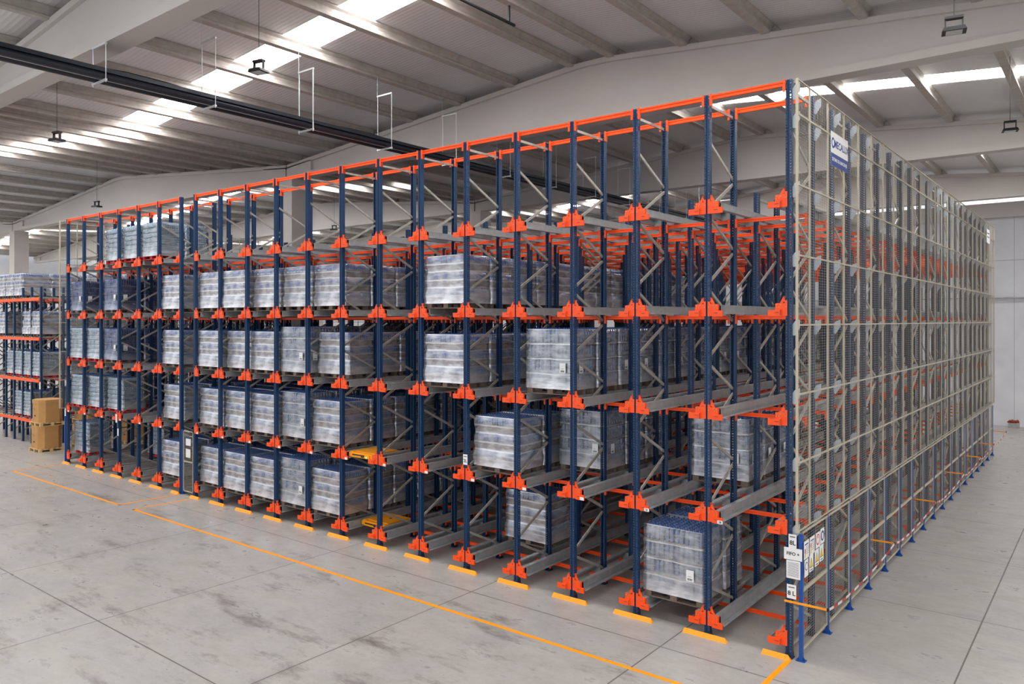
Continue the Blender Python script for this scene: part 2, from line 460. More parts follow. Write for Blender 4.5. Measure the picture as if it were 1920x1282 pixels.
# entry bracket (right hand), z relative to the level
def bracket(sg):
    b = MB(); X = lambda x: x * sg
    def bx(x0, x1, y0, y1, z0, z1, mi=0):
        a, c_ = sorted((X(x0), X(x1))); b.box(a, c_, y0, y1, z0, z1, mi)
    def pr(pts, y0, y1, mi=0):
        b.prism([(X(x), z) for x, z in pts], 'y', y0, y1, mi)
    pr([(.017, 0), (.225, 0), (.225, .205), (.19, .215), (.062, .215), (.062, .26), (.017, .26)], -.060, -.055)
    bx(.052, .057, -.055, .05, 0, .26)
    A = .305 if sg > 0 else .335
    bx(.115, A, -.095, -.060, -.005, .10)                      # boxed arm
    bx(.115, .215, -.080, -.060, .10, .125)
    bx(.220, .226, -.06, .03, .02, .205)                       # return plate to the rail
    bx(.12, .225, -.055, .02, -.004, 0)
    pr([(.060, .25), (.070, .335), (.085, .335), (.150, .212), (.110, .212)], -.045, -.035)
    bx(.058, .080, -.045, .01, .30, .335)
    for (x, z) in ((.038, .155), (.13, .185), (.19, .185), (.15, .15), (.20, .145)):
        b.tube([(X(x), -.060, z), (X(x), -.072, z)], .009, 6, 1)
    bx(.15, .22, -.098, -.094, .055, .062, 2)
    bx(.12, .128, -.097, -.06, .0, .1, 2) if sg < 0 else None
    return b.mesh('rail_bracket', [M['orange'], M['bolt'], M['orange_dk']])
br_r, br_l = bracket(1), bracket(-1)
b = MB(); b.box(-.05, .05, -.0995, -.0955, .0, .06); numplate = b.mesh('number_plate', M['white'])

for i in range(NLINE):
    for k in range(NF):
        if i == 15 and k in (2, 7): continue      # the concrete columns stand here
        front = (k == 0); tall = front or i in (0, NLINE - 1)
        fr = thing('upright_frame', 'navy perforated zigzag-braced rack frame, %s, %s' % (
            line_name(i), 'at the front' if front else '%s frame behind front' % ORD[k - 1]), 'rack frame', (UX[i], k * FP, 0), 0, 'upright frames of the main rack')
        link('upright', up_tall if tall else up_low, fr)
        link('upright', up_tall if tall else up_low, fr, (0, FD, 0), math.pi)
        if front:
            link('base_foot', foot_me, fr); link('base_foot', foot_me, fr, (0, FD, 0), math.pi)
            for nm, me in brace_me: link(nm, me, fr)
            for L, z in enumerate(LV):
                if i not in (0, 14):
                    link('rail_bracket', br_r, fr, (0, 0, z))
                    if L == 1:
                        pl = link('number_plate', numplate, fr, (.265, 0, z - .002)); pl['label'] = 'small white number plate on the bracket arm'
                        if i in (1, 2):
                            text({1: '28', 2: '26'}[i], .05, M['ink'], pl, (0, -.1, .03), RF, 'number')
                if i not in (13, 20): link('rail_bracket', br_l, fr, (0, 0, z))
        else:
            if k <= 2: link('base_foot', foot_me, fr); link('base_foot', foot_me, fr, (0, FD, 0), math.pi)
            link('bracing', lattice_tall if tall else lattice_low, fr)

bays = [(UX[i], UX[i + 1]) for i in range(13)] + [(UX[14 + i], UX[15 + i]) for i in range(6)]   # (right upright, left upright)
def bay_name(j): return '%s lane from mesh fence' % ORD[j]
LVN = ['floor level', 'second level', 'third level', 'fourth level', 'top level']

# pallet rails (25 m long), one on each side of each lane at each level
def rail_mesh(sg):
    T = .005
    pts = [(.128, .165), (.128, .20), (.226, .20), (.226, .045), (.322, .045), (.322, .07)]
    inn = [(.322 - T, .07), (.322 - T, .045 + T), (.226 + T, .045 + T), (.226 + T, .2 + T), (.128 - T, .2 + T), (.128 - T, .165)]
    inn = [(.322 + T, .07), (.322 + T, .045 - T), (.226 - T, .045 - T), (.226 - T, .2 - T), (.128 + T, .2 - T), (.128 + T, .165)]
    poly = pts + inn; n = len(poly); b = MB()
    vs = [(x * sg, -.03, z) for x, z in poly] + [(x * sg, 24.95, z) for x, z in poly]
    fs = [(k, (k + 1) % n, (k + 1) % n + n, k + n) for k in range(n)]
    for k in range(5): fs += [(k, k + 1, 10 - k, 11 - k), (n + k, n + k + 1, n + 10 - k, n + 11 - k)]
    b.add(vs, fs)
    # stiffening crease and bolts along the web
    a, c_ = sorted((.2265 * sg, .2300 * sg)); b.box(a, c_, -.02, 24.9, .185, .195); b.box(a, c_, -.02, 24.9, .055, .062)
    for y in [y_ * 1.187 + .58 for y_ in range(5)]:
        for z in (.10, .15):
            a, c_ = sorted((.2265 * sg, .235 * sg)); b.box(a, c_, y - .008, y + .008, z - .008, z + .008)
    # cradles that seat the rail on the cross beams
    for k in range(NF):
        for y in (k * FP, k * FP + FD):
            if y == 0: continue
            a, c_ = sorted((.05 * sg, .22 * sg)); b.box(a, c_, y - .03, y + .03, .02, .04)
            b.box(a, c_, y - .028, y - .024, .04, .16)
    return b.mesh('pallet_rail', M['galv'])
rl_r, rl_l = rail_mesh(1), rail_mesh(-1)
for j, (xr, xl) in enumerate(bays):
    for L, z in enumerate(LV):
        for nm, me, x in (('left', rl_r, xl), ('right', rl_l, xr)):
            tag(link('pallet_rail', me, None, (x, 0, z)), 'galvanised pallet rail, %s side of %s, %s' % (nm, bay_name(j), LVN[L]), 'rail', 'galvanised pallet rails')

# cross beams
def beam_mesh(w, h, ch, n_=1):
    b = MB(); x0, x1 = .052, w - .052
    b.prism([(-.022, 0), (.022, 0), (.022, h * .35), (.014, h * .4), (.014, h * .62), (.022, h * .68), (.022, h), (-.022, h), (-.022, h * .68), (-.014, h * .62), (-.014, h * .4), (-.022, h * .35)], 'x', x0 + .006, x1 - .006)
    for xa, xb in ((x0, x0 + .006), (x1 - .006, x1)): b.box(xa, xb, -.03, .055, h - ch, h + .01)
    for xa, xb in ((x0, x0 + .045), (x1 - .045, x1)): b.box(xa, xb, -.058, -.052, h - ch, h + .01)
    for xa in (x0 + .02, x1 - .02):
        for q in (.03, .11): b.tube([(xa, -.058, h - q), (xa, -.064, h - q)], .006, 6, 1)
    return b
bm_lvl = beam_mesh(P, .07, .16); bm_top = beam_mesh(P, .09, .20)
bm_lvl_me = bm_lvl.mesh('cross_beam', [M['orange'], M['bolt']]); bm_top_me = bm_top.mesh('cross_beam', [M['orange'], M['bolt']])
spots = []
for j, (xr, xl) in enumerate(bays):
    for y, nm in ((0, 'along the front top edge'), (FD, 'second beam back along the top edge')):
        tag(link('top_beam', bm_top_me, None, (xl, y, TALL - .09)), 'orange beam %s, %s' % (nm, bay_name(j)), 'beam', 'orange beams along the top of the rack')
    r = 0
    for k in range(NF):
        for y in (k * FP, k * FP + FD):
            if y == 0: continue
            r += 1
            for L, z in enumerate(LV):
                if j in (13, 14) and (4.6 < y < 6.1 or 15.7 < y < 18): continue
                spots.append((r, L, j, xl, y, z - .05))
camv = Vector(cam.location)
spots.sort(key=lambda s: (Vector((s[3] + P / 2, s[4], s[5])) - camv).length * (0.8 if s[1] == 4 else 1))
for (r, L, j, x, y, z) in spots[:262]:
    tag(link('cross_beam', bm_lvl_me, None, (x, y, z)), 'orange cross beam, %s, %s, %s row behind front' % (bay_name(j), LVN[L], ORD[r - 1]), 'beam', 'orange cross beams')
big = MB(); simple = MB()
simple.box(.052, P - .052, -.022, .022, 0, .07)
for xa, xb in ((.052, .097), (P - .097, P - .052)): simple.box(xa, xb, -.058, -.052, -.09, .08)
for (r, L, j, x, y, z) in spots[262:]:
    big.add([(vx + x, vy + y, vz + z) for vx, vy, vz in simple.v], simple.f)
tag(big.build('cross_beam', M['orange']), 'countless orange cross beams receding into the depth of the rack', 'beams', None, 'stuff')

# end-of-upright floor guards (yellow)
for i in range(NLINE):
    x0, x1 = -.43, .41
    if i in (0, ): x1 = .06
    if i == 13: x0 = -.12
    if i == 14: x1 = .05
    if i == 20: x0 = -.2
    b = MB()
    ch = .05
    b.add([(x0, -.165, 0), (x1, -.165, 0), (x0 + .02, -.11, .075), (x1 - ch, -.11, .075), (x0, -.085, 0), (x1, -.085, 0), (x0 + .02, -.105, .075), (x1 - ch, -.105, .075)],
          [(0, 1, 3, 2), (2, 3, 7, 6), (6, 7, 5, 4), (0, 2, 6, 4), (1, 5, 7, 3), (0, 4, 5, 1)])
    b.tube([(-.03, -.128, .03), (-.03, -.134, .05)], .012, 6)
    tag(b.build('floor_guard', M['yellow'], None, (UX[i], 0, 0)), 'yellow steel floor guard at the upright foot, %s' % line_name(i), 'floor guard', 'yellow guards at the upright feet')

# painted floor lines
def stripe(pts, label, w=.09):
    b = MB()
    for (a, c_) in zip(pts, pts[1:]):
        a = Vector((*a, 0)); c_ = Vector((*c_, 0)); d = (c_ - a).normalized(); n = Vector((-d.y, d.x, 0)) * w / 2; e = d * w / 2
        q = [a - e - n, c_ + e - n, c_ + e + n, a - e + n]
        b.add([(p.x, p.y, .0005) for p in q] + [(p.x, p.y, .0025) for p in q], [(4, 5, 6, 7), (0, 1, 5, 4), (1, 2, 6, 5), (2, 3, 7, 6), (3, 0, 4, 7)])
    tag(b.build('floor_marking', M['yellow']), label, 'floor line')
stripe([(-18.76, -.18), (-18.79, -2.0), (0.0, -2.03), (.03, -.17)], 'long yellow line painted on the floor in front of the larger rack block')
stripe([(-28.25, -.18), (-28.3, -2.0), (-19.7, -2.0), (-19.69, -.18)], 'yellow line painted on the floor around the smaller left rack block')

# ------------------------------------------------------------------ loads
def pallet_mesh(w, d, m):
    b = MB(); h = .144
    nb = 7; bw = d / nb * .78
    for q in range(nb): 
        y = q * (d - bw) / (nb - 1); b.box(0, w, y, y + bw, h - .022, h)
    for x in (0, w / 2 - .07, w - .14): b.box(x, x + .14, 0, d, h - .044, h - .022)
    for x in (0, w / 2 - .07, w - .14):
        for y in (0, d / 2 - .05, d - .1): b.box(x, x + .14, y, y + .1, .022, h - .044)
    for y in (0, d / 2 - .05, d - .1): b.box(0, w, y, y + .1, 0, .022)
    return b.mesh('pallet_base', m)
PW, PD = 1.2, .8
pal_wood, pal_red = pallet_mesh(PW, PD, M['wood']), pallet_mesh(PW, PD, M['redpallet'])
def bottle_prof(r, h):
    return ([(r * .75, 0), (r, h * .06), (r, h * .22), (r * .9, h * .30), (r * .98, h * .38), (r * .98, h * .60), (r * .9, h * .66), (r * .75, h * .78), (r * .30, h * .89), (r * .30, h * .91), (r * .34, h * .915), (r * .34, h)],
            [0, 0, 0, 0, 2, 0, 0, 0, 0, 1, 1, 1])
def layer_mesh(nx, ny, h, mats, full, carton=False, sheet=True, th=.006):
    b = MB(); r = min(PW / nx, PD / ny) / 2 * (.90 if nx % 2 == 0 else .98)
    if carton:
        rr = random.Random(3)
        for i in range(nx // 2):
            x0 = i * PW / (nx // 2)
            for y0, y1 in ((0.005, PD * .48), (PD * .52, PD - .005)):
                e = rr.uniform(0, .012)
                b.box(x0 + .006, x0 + PW / (nx // 2) - .006, y0 + e, y1 - e, 0, h - .006, 3)
    else:
        prof, mi = bottle_prof(r, h - .006)
        for i in range(nx):
            for j in range(ny):
                if full or i in (0, nx - 1) or j in (0, ny - 1):
                    px_ = (i + .5) * PW / nx + (.006 if i % 2 == 0 else -.006) * (nx % 2 == 0)
                    b.lathe(px_, (j + .5) * PD / ny, prof, 7 if not full else 8, mi, .3)
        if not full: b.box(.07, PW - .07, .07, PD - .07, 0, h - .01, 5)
    if sheet: b.box(-.004, PW + .004, -.004, PD + .004, -.006, th - .006, 4)
    return b.mesh('bottle_layer', mats)
def film_mesh(h, nl, mt, bulge, seed, top=False, flare=.012):
    b = MB(); nz = nl * 6; rim = []
    rx, ry = 16, 11
    def ring(z, k):
        out = []; ph = (z / h * nl) % 1.0
        bl = bulge * (math.sin(math.pi * ph) ** .6) + flare * max(0, .5 - z / h)
        per = []
        for i in range(rx): per.append((i / rx * PW, 0, 0, -1))
        for i in range(ry): per.append((PW, i / ry * PD, 1, 0))
        for i in range(rx): per.append((PW - i / rx * PW, PD, 0, 1))
        for i in range(ry): per.append((0, PD - i / ry * PD, -1, 0))
        for (x, y, nx_, ny_) in per:
            nn = noise.noise(Vector((x * 5 + seed * 9, y * 5, z * 9))) * .006 + noise.noise(Vector((x * 1.5, y * 1.5 + seed * 7, z * 16))) * .006
            o_ = .008 + bl + nn
            cx, cy = (x - PW / 2) / (PW / 2), (y - PD / 2) / (PD / 2)
            out.append((x + cx * o_ , y + cy * o_, z))
        return out
    n = 2 * (rx + ry); vs = []
    for k in range(nz + 1): vs += ring(k / nz * h - .03, k)
    fs = [(k * n + i, k * n + (i + 1) % n, (k + 1) * n + (i + 1) % n, (k + 1) * n + i) for k in range(nz) for i in range(n)]
    if top: fs.append(tuple(range(nz * n, (nz + 1) * n)))
    b.add(vs, fs); me = b.mesh('stretch_film', mt)
    for p in me.polygons: p.use_smooth = True
    return me
def sheet_mesh():
    b = MB(); b.box(-.075, .075, -.0015, 0, -.105, .105)
    for k in range(7): b.box(-.05 + k * .014, -.042 + k * .014, -.0025, -.0015, -.085, -.045, 1)
    b.box(-.04, .03, -.0025, -.0015, -.015, -.010, 1)
    return b.mesh('paper_label', [M['white'], M['ink']])
sheet_me = sheet_mesh()
K = {}
mA = [M['bottle'], M['cap'], M['bottle'], M['carton'], M['cardline'], M['core']]
mB = [M['bottle'], M['cap'], M['label'], M['carton'], M['cardline'], M['core']]
mC = [M['bottle_pale'], M['cap'], M['bottle_pale'], M['carton'], M['black'], M['core']]
mD = [M['bottle_dk'], M['cap'], M['bottle_dk'], M['carton'], M['cardline'], M['core']]
K['A'] = dict(h=.312, n=4, lay=layer_mesh(12, 8, .312, mA, False), top=layer_mesh(12, 8, .312, mA, True), films=[film_mesh(1.26, 4, M['film_thin'], .006, s) for s in range(3)], pal=pal_wood,
              txt='four-layer load of clear bottles')
K['B'] = dict(h=.37, n=3, lay=layer_mesh(16, 11, .21, mB, False, False, False), top=layer_mesh(16, 11, .21, mB, True, False, False), ct=layer_mesh(12, 8, .16, mB, False, True, False),
              films=[film_mesh(1.12, 3, M['film_light'], .034, s + 10, False, .05) for s in range(4)], pal=pal_wood,
              txt='grey-banded wrapped load of bottles')
K['C'] = dict(h=.163, n=7, lay=layer_mesh(14, 10, .163, mC, False, th=.022), top=layer_mesh(14, 10, .163, mC, True, th=.022), films=[film_mesh(1.15, 7, M['film_pale'], .016, s + 20) for s in range(2)], pal=pal_red,
              txt='pale seven-layer load of bottles')
K['D'] = dict(h=.28, n=4, lay=layer_mesh(14, 10, .28, mD, False), top=layer_mesh(14, 10, .28, mD, True), films=[film_mesh(1.13, 4, M['film_blue'], .006, s + 30) for s in range(2)], pal=pal_wood,
              txt='dark blue load of bottles')
def load(kind, x, y, z, label, seed=0, sheets=None, near=True, sc_=(1, 1, 1), group='wrapped pallet loads of bottles in the main rack', rz=0):
    k = K[kind]; t_ = thing('bottle_pallet', label, 'pallet load', (x, y, z), rz, group); t_.scale = sc_
    link('pallet_base', k['pal'], t_)
    for q in range(k['n']):
        zz = .146 + q * k['h']
        me = k['top'] if q == k['n'] - 1 else k['lay']
        if kind == 'B':
            link('carton_layer', k['ct'], t_, (0, 0, zz)); link('bottle_layer', me, t_, (0, 0, zz + .16))
        else: link('bottle_layer', me, t_, (0, 0, zz + .006))
    link('stretch_film', k['films'][seed % len(k['films'])], t_, (0, 0, .146))
    if sheets is None: sheets = kind in 'AD'
    if sheets:
        z3 = .146 + 1.35 * K['A']['h']
        o = link('paper_label', sheet_me, t_, (PW * .80, -.055, z3)); o['label'] = 'white printed paper label'
        o = link('paper_label', sheet_me, t_, (PW + .055, PD * .25, z3), math.pi / 2); o['label'] = 'white printed paper label'
    return t_
# (lane index 0-based, level, kind, first y, how many, front note)
rows = [
    (1, 0, 'A', .10, 2), (4, 0, 'B', 1.34, 1), (8, 0, 'B', .10, 5), (9, 0, 'A', .08, 4), (10, 0, 'B', .08, 4), (11, 0, 'B', .08, 4), (12, 0, 'B', .17, 4),
    (13, 0, 'B', .09, 3), (18, 0, 'C', .23, 1), (16, 0, 'C', 1.7, 1),
    (1, 1, 'A', 2.18, 3), (3, 1, 'A', 1.46, 3), (4, 1, 'B', .20, 2), (8, 1, 'B', .15, 5), (9, 1, 'A', .14, 4), (10, 1, 'B', .14, 4), (11, 1, 'B', .17, 4), (12, 1, 'B', .15, 4),
    (13, 1, 'B', .16, 3), (16, 1, 'C', .20, 1), (17, 1, 'C', .12, 2), (18, 1, 'C', .08, 2),
    (3, 2, 'A', .20, 22), (5, 2, 'B', .06, 9), (8, 2, 'B', .34, 6), (9, 2, 'A', .09, 5), (10, 2, 'B', .14, 5), (11, 2, 'B', .22, 5), (12, 2, 'B', .08, 4),
    (13, 2, 'B', .11, 4), (16, 2, 'D', .05, 5), (17, 2, 'C', .07, 2), (18, 2, 'C', .05, 2),
    (5, 3, 'B', .08, 14), (8, 3, 'B', .20, 6), (9, 3, 'B', .23, 5), (10, 3, 'B', .21, 5), (11, 3, 'B', .06, 4), (12, 3, 'B', .11, 4),
    (13, 3, 'B', .09, 4), (16, 3, 'D', .05, 5), (18, 3, 'D', .05, 4),
    (14, 4, 'C', .07, 2), (15, 4, 'C', .10, 2), (16, 4, 'C', .12, 1),
]
s_ = 0
for (j, L, kind, y0, n) in rows:
    for q in range(n):
        s_ += 1
        pos = 'at the front' if (q == 0 and y0 < .5) else ('%s behind front' % ORD[q - 1] if y0 < .5 else ('set back' if q == 0 else 'set back, %s behind' % ORD[q - 1]))
        rr = random.Random(s_ * 31)
        load(kind, bays[j][1] + .125 + rr.uniform(-.008, .008), y0 + q * .93, LV[L] + .205,
             '%s, %s, %s, %s' % (K[kind]['txt'], bay_name(j), LVN[L], pos), s_, None, q == 0)

# shuttles
def shuttle(x, y, z, label):
    t_ = thing('pallet_shuttle', label, 'shuttle', (x, y, z), 0, 'yellow pallet shuttles')
    W, D, H = .92, 1.0, .15
    b = MB(); b.prism([(0, .03), (W, .03), (W, H - .02), (W - .03, H), (.03, H), (0, H - .02)], 'y', .03, D - .03)
    b.box(.12, W - .12, 0, .03, .035, H - .025); b.box(.12, W - .12, D - .03, D, .035, H - .025)
    b.build('body', M['shuttle'], t_)
    b = MB(); b.box(.14, W - .02, .14, D - .12, H + .002, H + .02); b.box(.02, .12, .06, D - .06, H + .002, H + .014); b.build('lifting_plate', M['shuttle'], t_)
    b = MB(); b.box(.17, W - .30, -.012, .002, .085, .115); b.box(.5, .6, -.008, .002, .05, .08); b.build('control_panel', M['black'], t_)
    b = MB(); b.tube([(.70, -.014, .065), (.70, .0, .065)], .018, 10); b.build('status_lamp', M['green'], t_)
    for yy in (.12, .88):
        for xx in (-.04, W + .0):
            b = MB(); b.tube([(xx, yy, .045), (xx + .04, yy, .045)], .04, 12); b.build('wheel', M['black'], t_)
    b = MB(); b.tube([(W * .6, D * .55, H + .02), (W * .6, D * .55, H + .024)], .04, 12); b.build('sensor', M['black'], t_)
    return t_
shuttle(bays[7][1] + .265, .40, LV[0] + .047, 'yellow pallet shuttle with green lamp sitting on the floor level rails')
shuttle(bays[7][1] + .265, -.02, LV[1] + .047, 'yellow pallet shuttle with green lamp at the mouth of the second level')

# ------------------------------------------------------------------ side fences
ZR = [2.17, 3.30, 4.43, 5.58, 6.73, 7.89, 9.05, 9.62]
YC = [-.22, .42] + [.42 + 1.041 * k for k in range(1, 25)]
def wire_panel(dy, z0, z1, px, pz, fr=.013, t=.0032, ft=.015):
    """panel in the yz plane, from y=0 to dy"""
    b = MB()
    for (a, c_) in (((0, z0), (dy, z0 + fr)), ((0, z1 - fr), (dy, z1))): b.box(-ft, ft, a[0], c_[0], a[1], c_[1])
    for y in (0, dy - fr): b.box(-ft, ft, y, y + fr, z0, z1)
    n = max(1, int((z1 - z0) / pz))
    for k in range(1, n): z = z0 + (z1 - z0) * k / n; b.box(-t / 2, t / 2, 0, dy, z - t / 2, z + t / 2, 1)
    n = max(1, int(dy / px))
    for k in range(1, n): y = dy * k / n; b.box(t / 2, t * 1.5, y - t / 2, y + t / 2, z0, z1, 1)
    return b.mesh('mesh_panel', [M['cream'], M['wire']])
pcache = {}
b = MB(); b.prism([(.045, -.02), (.045, .13), (.09, .19), (.175, .22), (.175, .08), (.12, .0), (.09, -.05), (.06, -.05)], 'y', -.003, .003); b.box(.045, .05, -.01, .03, -.02, .13)
plate_up = b.mesh('fixing_plate', M['plate'])
b = MB(); b.v, b.f, b.m = [(-x, y, z) for x, y, z in [tuple(v_.co) for v_ in plate_up.vertices]], [tuple(reversed(p.vertices)) for p in plate_up.polygons], [0] * len(plate_up.polygons)
plate_upL = b.mesh('fixing_plate', M['plate'])
upys = [k * FP + d for k in range(NF) for d in (0, FD)]
def screen(xf, side, who, depth):
    for c_ in range(depth):
        y0, y1 = YC[c_], YC[c_ + 1]
        t_ = thing('mesh_screen', 'tall cream wire mesh screen, %s from the front on the %s' % (ORD[c_], who), 'mesh screen', (xf, y0, 0), 0, 'mesh screens on the %s' % who)
        for r in range(len(ZR) - 1):
            key = (round(y1 - y0, 3), r)
            if key not in pcache: pcache[key] = wire_panel(y1 - y0 - .004, ZR[r] + .001, ZR[r + 1] - .001, .10, .046)
            link('mesh_panel', pcache[key], t_)
        if c_ == 0:
            b = MB(); b.box(-.02, .02, -.03, -.001, ZR[0], ZR[-1]); b.build('edge_post', M['cream'], t_)
        ux = UX[0] if side > 0 else UX[-1]
        for y in upys:
            if y0 <= y < y1:
                for z in ZR:
                    o = link('fixing_plate', plate_up if side > 0 else plate_upL, t_, (ux - xf, y - y0, z - .13))
                    if z == ZR[-1]: o.location.z = z - .22
XF = .2
screen(XF, 1, 'right side of the rack', 25)
screen(UX[-1] - .2, -1, 'left side of the rack', 16)
def low_fence(xf, who, n, side):
    t_ = thing('mesh_fence', 'low wire mesh fence on blue posts along the %s' % who, 'fence', (xf, 0, 0))
    pan = wire_panel(1.456 - .05, .16, 1.15, .10, .045, .026); pan2 = wire_panel(1.456 - .05, 1.15, 2.13, .10, .045, .026)
    b = MB(); b.box(-.03, .03, -.03, .03, .012, 2.10); b.box(-.075, .075, -.06, .06, 0, .012)
    for sx in (-1, 1): b.prism([(sx * .03, .012), (sx * .07, .012), (sx * .03, .08)], 'y', -.004, .004)
    for z in (.7, 1.2, 1.9): b.tube([(.0, -.03, z), (.0, -.036, z)], .008, 6)
    post = b.mesh('post', M['blue'])
    for k in range(n + 1): link('post', post, t_, (0, k * 1.456 - .02, 0))
    for k in range(n):
        link('mesh_panel', pan, t_, (0, k * 1.456 + .012, 0)); link('mesh_panel', pan2, t_, (0, k * 1.456 + .012, 0))
low_fence(XF, 'right side of the rack', 17, 1)
low_fence(UX[-1] - .2, 'left side of the rack', 12, -1)

# safety tape on yellow arms
AY = [-.1, 4.63, 9.35, 13.95, 17.6, 21.1, 25.25]
for k, y in enumerate(AY):
    x0 = -.05 if k == 0 else .12
    b = MB(); yy = y if k else -.1
    b.bar((x0, yy, .97), (.64, yy, .97), .025, .03); b.build
    o = thing('tape_arm', 'yellow arm holding safety tape, %s from the front beside the mesh fence' % ORD[k], 'tape arm', (0, 0, 0), 0, 'yellow tape arms')
    b.build('arm', M['yellow'], o)
    b = MB(); b.box(.635, .665, yy - .02, yy + .02, .945, .995); b.build('end_cap', M['black'], o)
b = MB(); vs = []; 
for k in range(len(AY) - 1):
    y0, y1 = AY[k], AY[k + 1]
    for q in range(17):
        s = q / 16; y = y0 + (y1 - y0) * s; sag = .24 * 4 * s * (1 - s)
        x = .65 - .10 * math.sin(math.pi * s)
        vs.append((x, y, .97 - sag))
fs = []; V2 = []
for (x, y, z) in vs: V2 += [(x, y, z - .022), (x + .003, y, z - .022), (x + .003, y, z + .022), (x, y, z + .022)]
for i in range(len(vs) - 1):
    for q in range(4): fs.append((i * 4 + q, i * 4 + (q + 1) % 4, (i + 1) * 4 + (q + 1) % 4, (i + 1) * 4 + q))
b.add(V2, fs); tag(b.build('safety_tape', M['tape']), 'red and white safety tape sagging between the yellow arms', 'tape')

# aisle door between the two blocks
t_ = thing('mesh_door', 'narrow cream framed mesh door between the two rack blocks', 'door', (-19.60, .0, 0))
b = MB(); b.box(0, .6, -.012, .012, .10, .13); b.box(0, .6, -.012, .012, 2.05, 2.08); b.box(0, .025, -.012, .012, .1, 2.08); b.box(.575, .6, -.012, .012, .1, 2.08); b.box(0, .6, -.012, .012, 1.06, 1.10)
b.build('door_frame', M['cream'], t_)
b = MB()
for k in range(1, 44): b.box(0, .6, -.002, .002, .1 + k * .045 - .002, .1 + k * .045 + .002)
for k in range(1, 12): b.box(k * .05 - .002, k * .05 + .002, .002, .005, .1, 2.08)
b.build('wire_mesh', M['wire'], t_)
b = MB(); b.box(-.07, -.01, -.03, .03, 0, 2.1); b.box(-.10, .02, -.06, .06, 0, .01); b.build('post', M['blue'], t_)
for z, hgt in ((1.72, .22), (1.36, .28)):
    b = MB(); b.box(.18, .48 if z > 1.5 else .46, -.02, -.014, z - hgt / 2, z + hgt / 2); o = b.build('notice_sheet', M['white'], t_); o['label'] = 'white paper notice'

# ------------------------------------------------------------------ signs
def sign(label, x, y, z, w, h, items=(), base='white', name='sign', rot=0, th=.003):
    t_ = thing(name, label, 'sign', (x, y, z), rot)
    b = MB(); b.box(-w / 2, w / 2, -th, 0, -h / 2, h / 2); o = b.build('board', M[base], t_)
    for it in items:
        if it[0] == 'txt': text(it[1], it[2], M[it[5] if len(it) > 5 else 'ink'], t_, (it[3], -th - .001, it[4]), RF, 'lettering', 'CENTER', it[6] if len(it) > 6 else 1)
        elif it[0] == 'box':
            b = MB(); b.box(it[1], it[2], -th - .0015, -th, it[3], it[4]); b.build('printed_mark', M[it[5]], t_)
        elif it[0] == 'poly':
            b = MB(); b.prism(it[1], 'y', -th - it[3], -th); b.build('printed_mark', M[it[2]], t_)
        elif it[0] == 'ring':
            b = MB(); pts = [(it[1] + it[3] * math.cos(a * math.tau / 20), it[2] + it[3] * math.sin(a * math.tau / 20)) for a in range(20)]
            b.prism(pts, 'y', -th - it[5], -th); b.build('printed_mark', M[it[4]], t_)
    return t_
yF = -.062
sign('small white hanging sign reading 8L above the FIFO sheet', .075, yF - .012, 1.975, .13, .23, [('box', -.045, .045, .065, .08, 'ink'), ('txt', '8L', .10, 0, -.03)])
sign('white paper sheet reading FIFO + on the corner upright', .08, yF - .004, 1.76, .30, .20, [('txt', 'FIFO +', .075, 0, .0)])
sign('white printed notice full of small text below the FIFO sheet', .085, yF - .004, 1.50, .23, .30, [('box', -.09, .09, .11 - k * .022, .115 - k * .022, 'ink') for k in range(11)])
sign('white sign reading 8 L just above the yellow tape arm', .055, yF - .004, 1.13, .155, .235, [('box', -.05, .05, .065, .078, 'ink'), ('txt', '8 L', .10, 0, -.03)])
sign('small white sign reading 2L on an upright above its bracket', UX[5] + .015, yF, 2.515, .13, .235, [('box', -.045, .045, .06, .075, 'ink'), ('txt', '2L', .10, 0, -.03)])
sign('white sheet on the leftmost upright just below its second level bracket', UX[20] - .02, yF - .04, 2.02, .10, .30, [])
sign('white sheet over the second level bracket, third upright from the left', UX[17] + .01, yF - .05, 2.12, .12, .30, [])
sign('white sheet hanging under the second level bracket, third upright from the left', UX[17] + .03, yF, 1.62, .10, .26, [])
sign('small white plate on the near end upright of the far left rack', -33.96, 1.0, 2.72, .16, .34, [])
X2 = XF + .045
def tri(cx, s): return [(cx - s, -s * .8), (cx + s, -s * .8), (cx, s)]
sy = lambda y: y
sign('white rack notice with red and yellow bars, nearest the blue corner post', X2, .10, 1.83, .26, .30, [('box', -.09, -.05, -.05, .02, 'inkred'), ('box', -.09, -.05, -.12, -.05, 'inkyel'), ('box', -.09, .09, .08, .10, 'inkblue')] + [('box', -.03, .1, .05 - k * .03, .055 - k * .03, 'ink') for k in range(5)], rot=math.pi / 2)
sign('white rack notice with red and yellow bars, next to the round pictograms', X2, .41, 1.83, .26, .30, [('box', -.09, -.05, -.02, .05, 'inkred'), ('box', -.09, -.05, -.12, -.02, 'inkyel'), ('box', -.09, .09, .08, .10, 'inkblue')] + [('box', -.03, .1, .05 - k * .03, .055 - k * .03, 'ink') for k in range(5)], rot=math.pi / 2)
sign('white sign with a red ring around a figure', X2, .72, 1.85, .24, .26, [('ring', 0, .01, .095, 'inkred', .0015), ('ring', 0, .01, .072, 'white', .0022), ('box', -.012, .012, -.045, .03, 'ink'), ('ring', 0, .05, .016, 'ink', .003)], rot=math.pi / 2)
sign('white sign with a blue disc showing a helmeted head', X2, .98, 1.87, .22, .26, [('ring', 0, .0, .09, 'inkblue', .0015), ('ring', 0, -.02, .04, 'white', .0025), ('poly', [(-.05, .0), (.05, .0), (.03, .05), (-.03, .05)], 'white', .003)], rot=math.pi / 2)
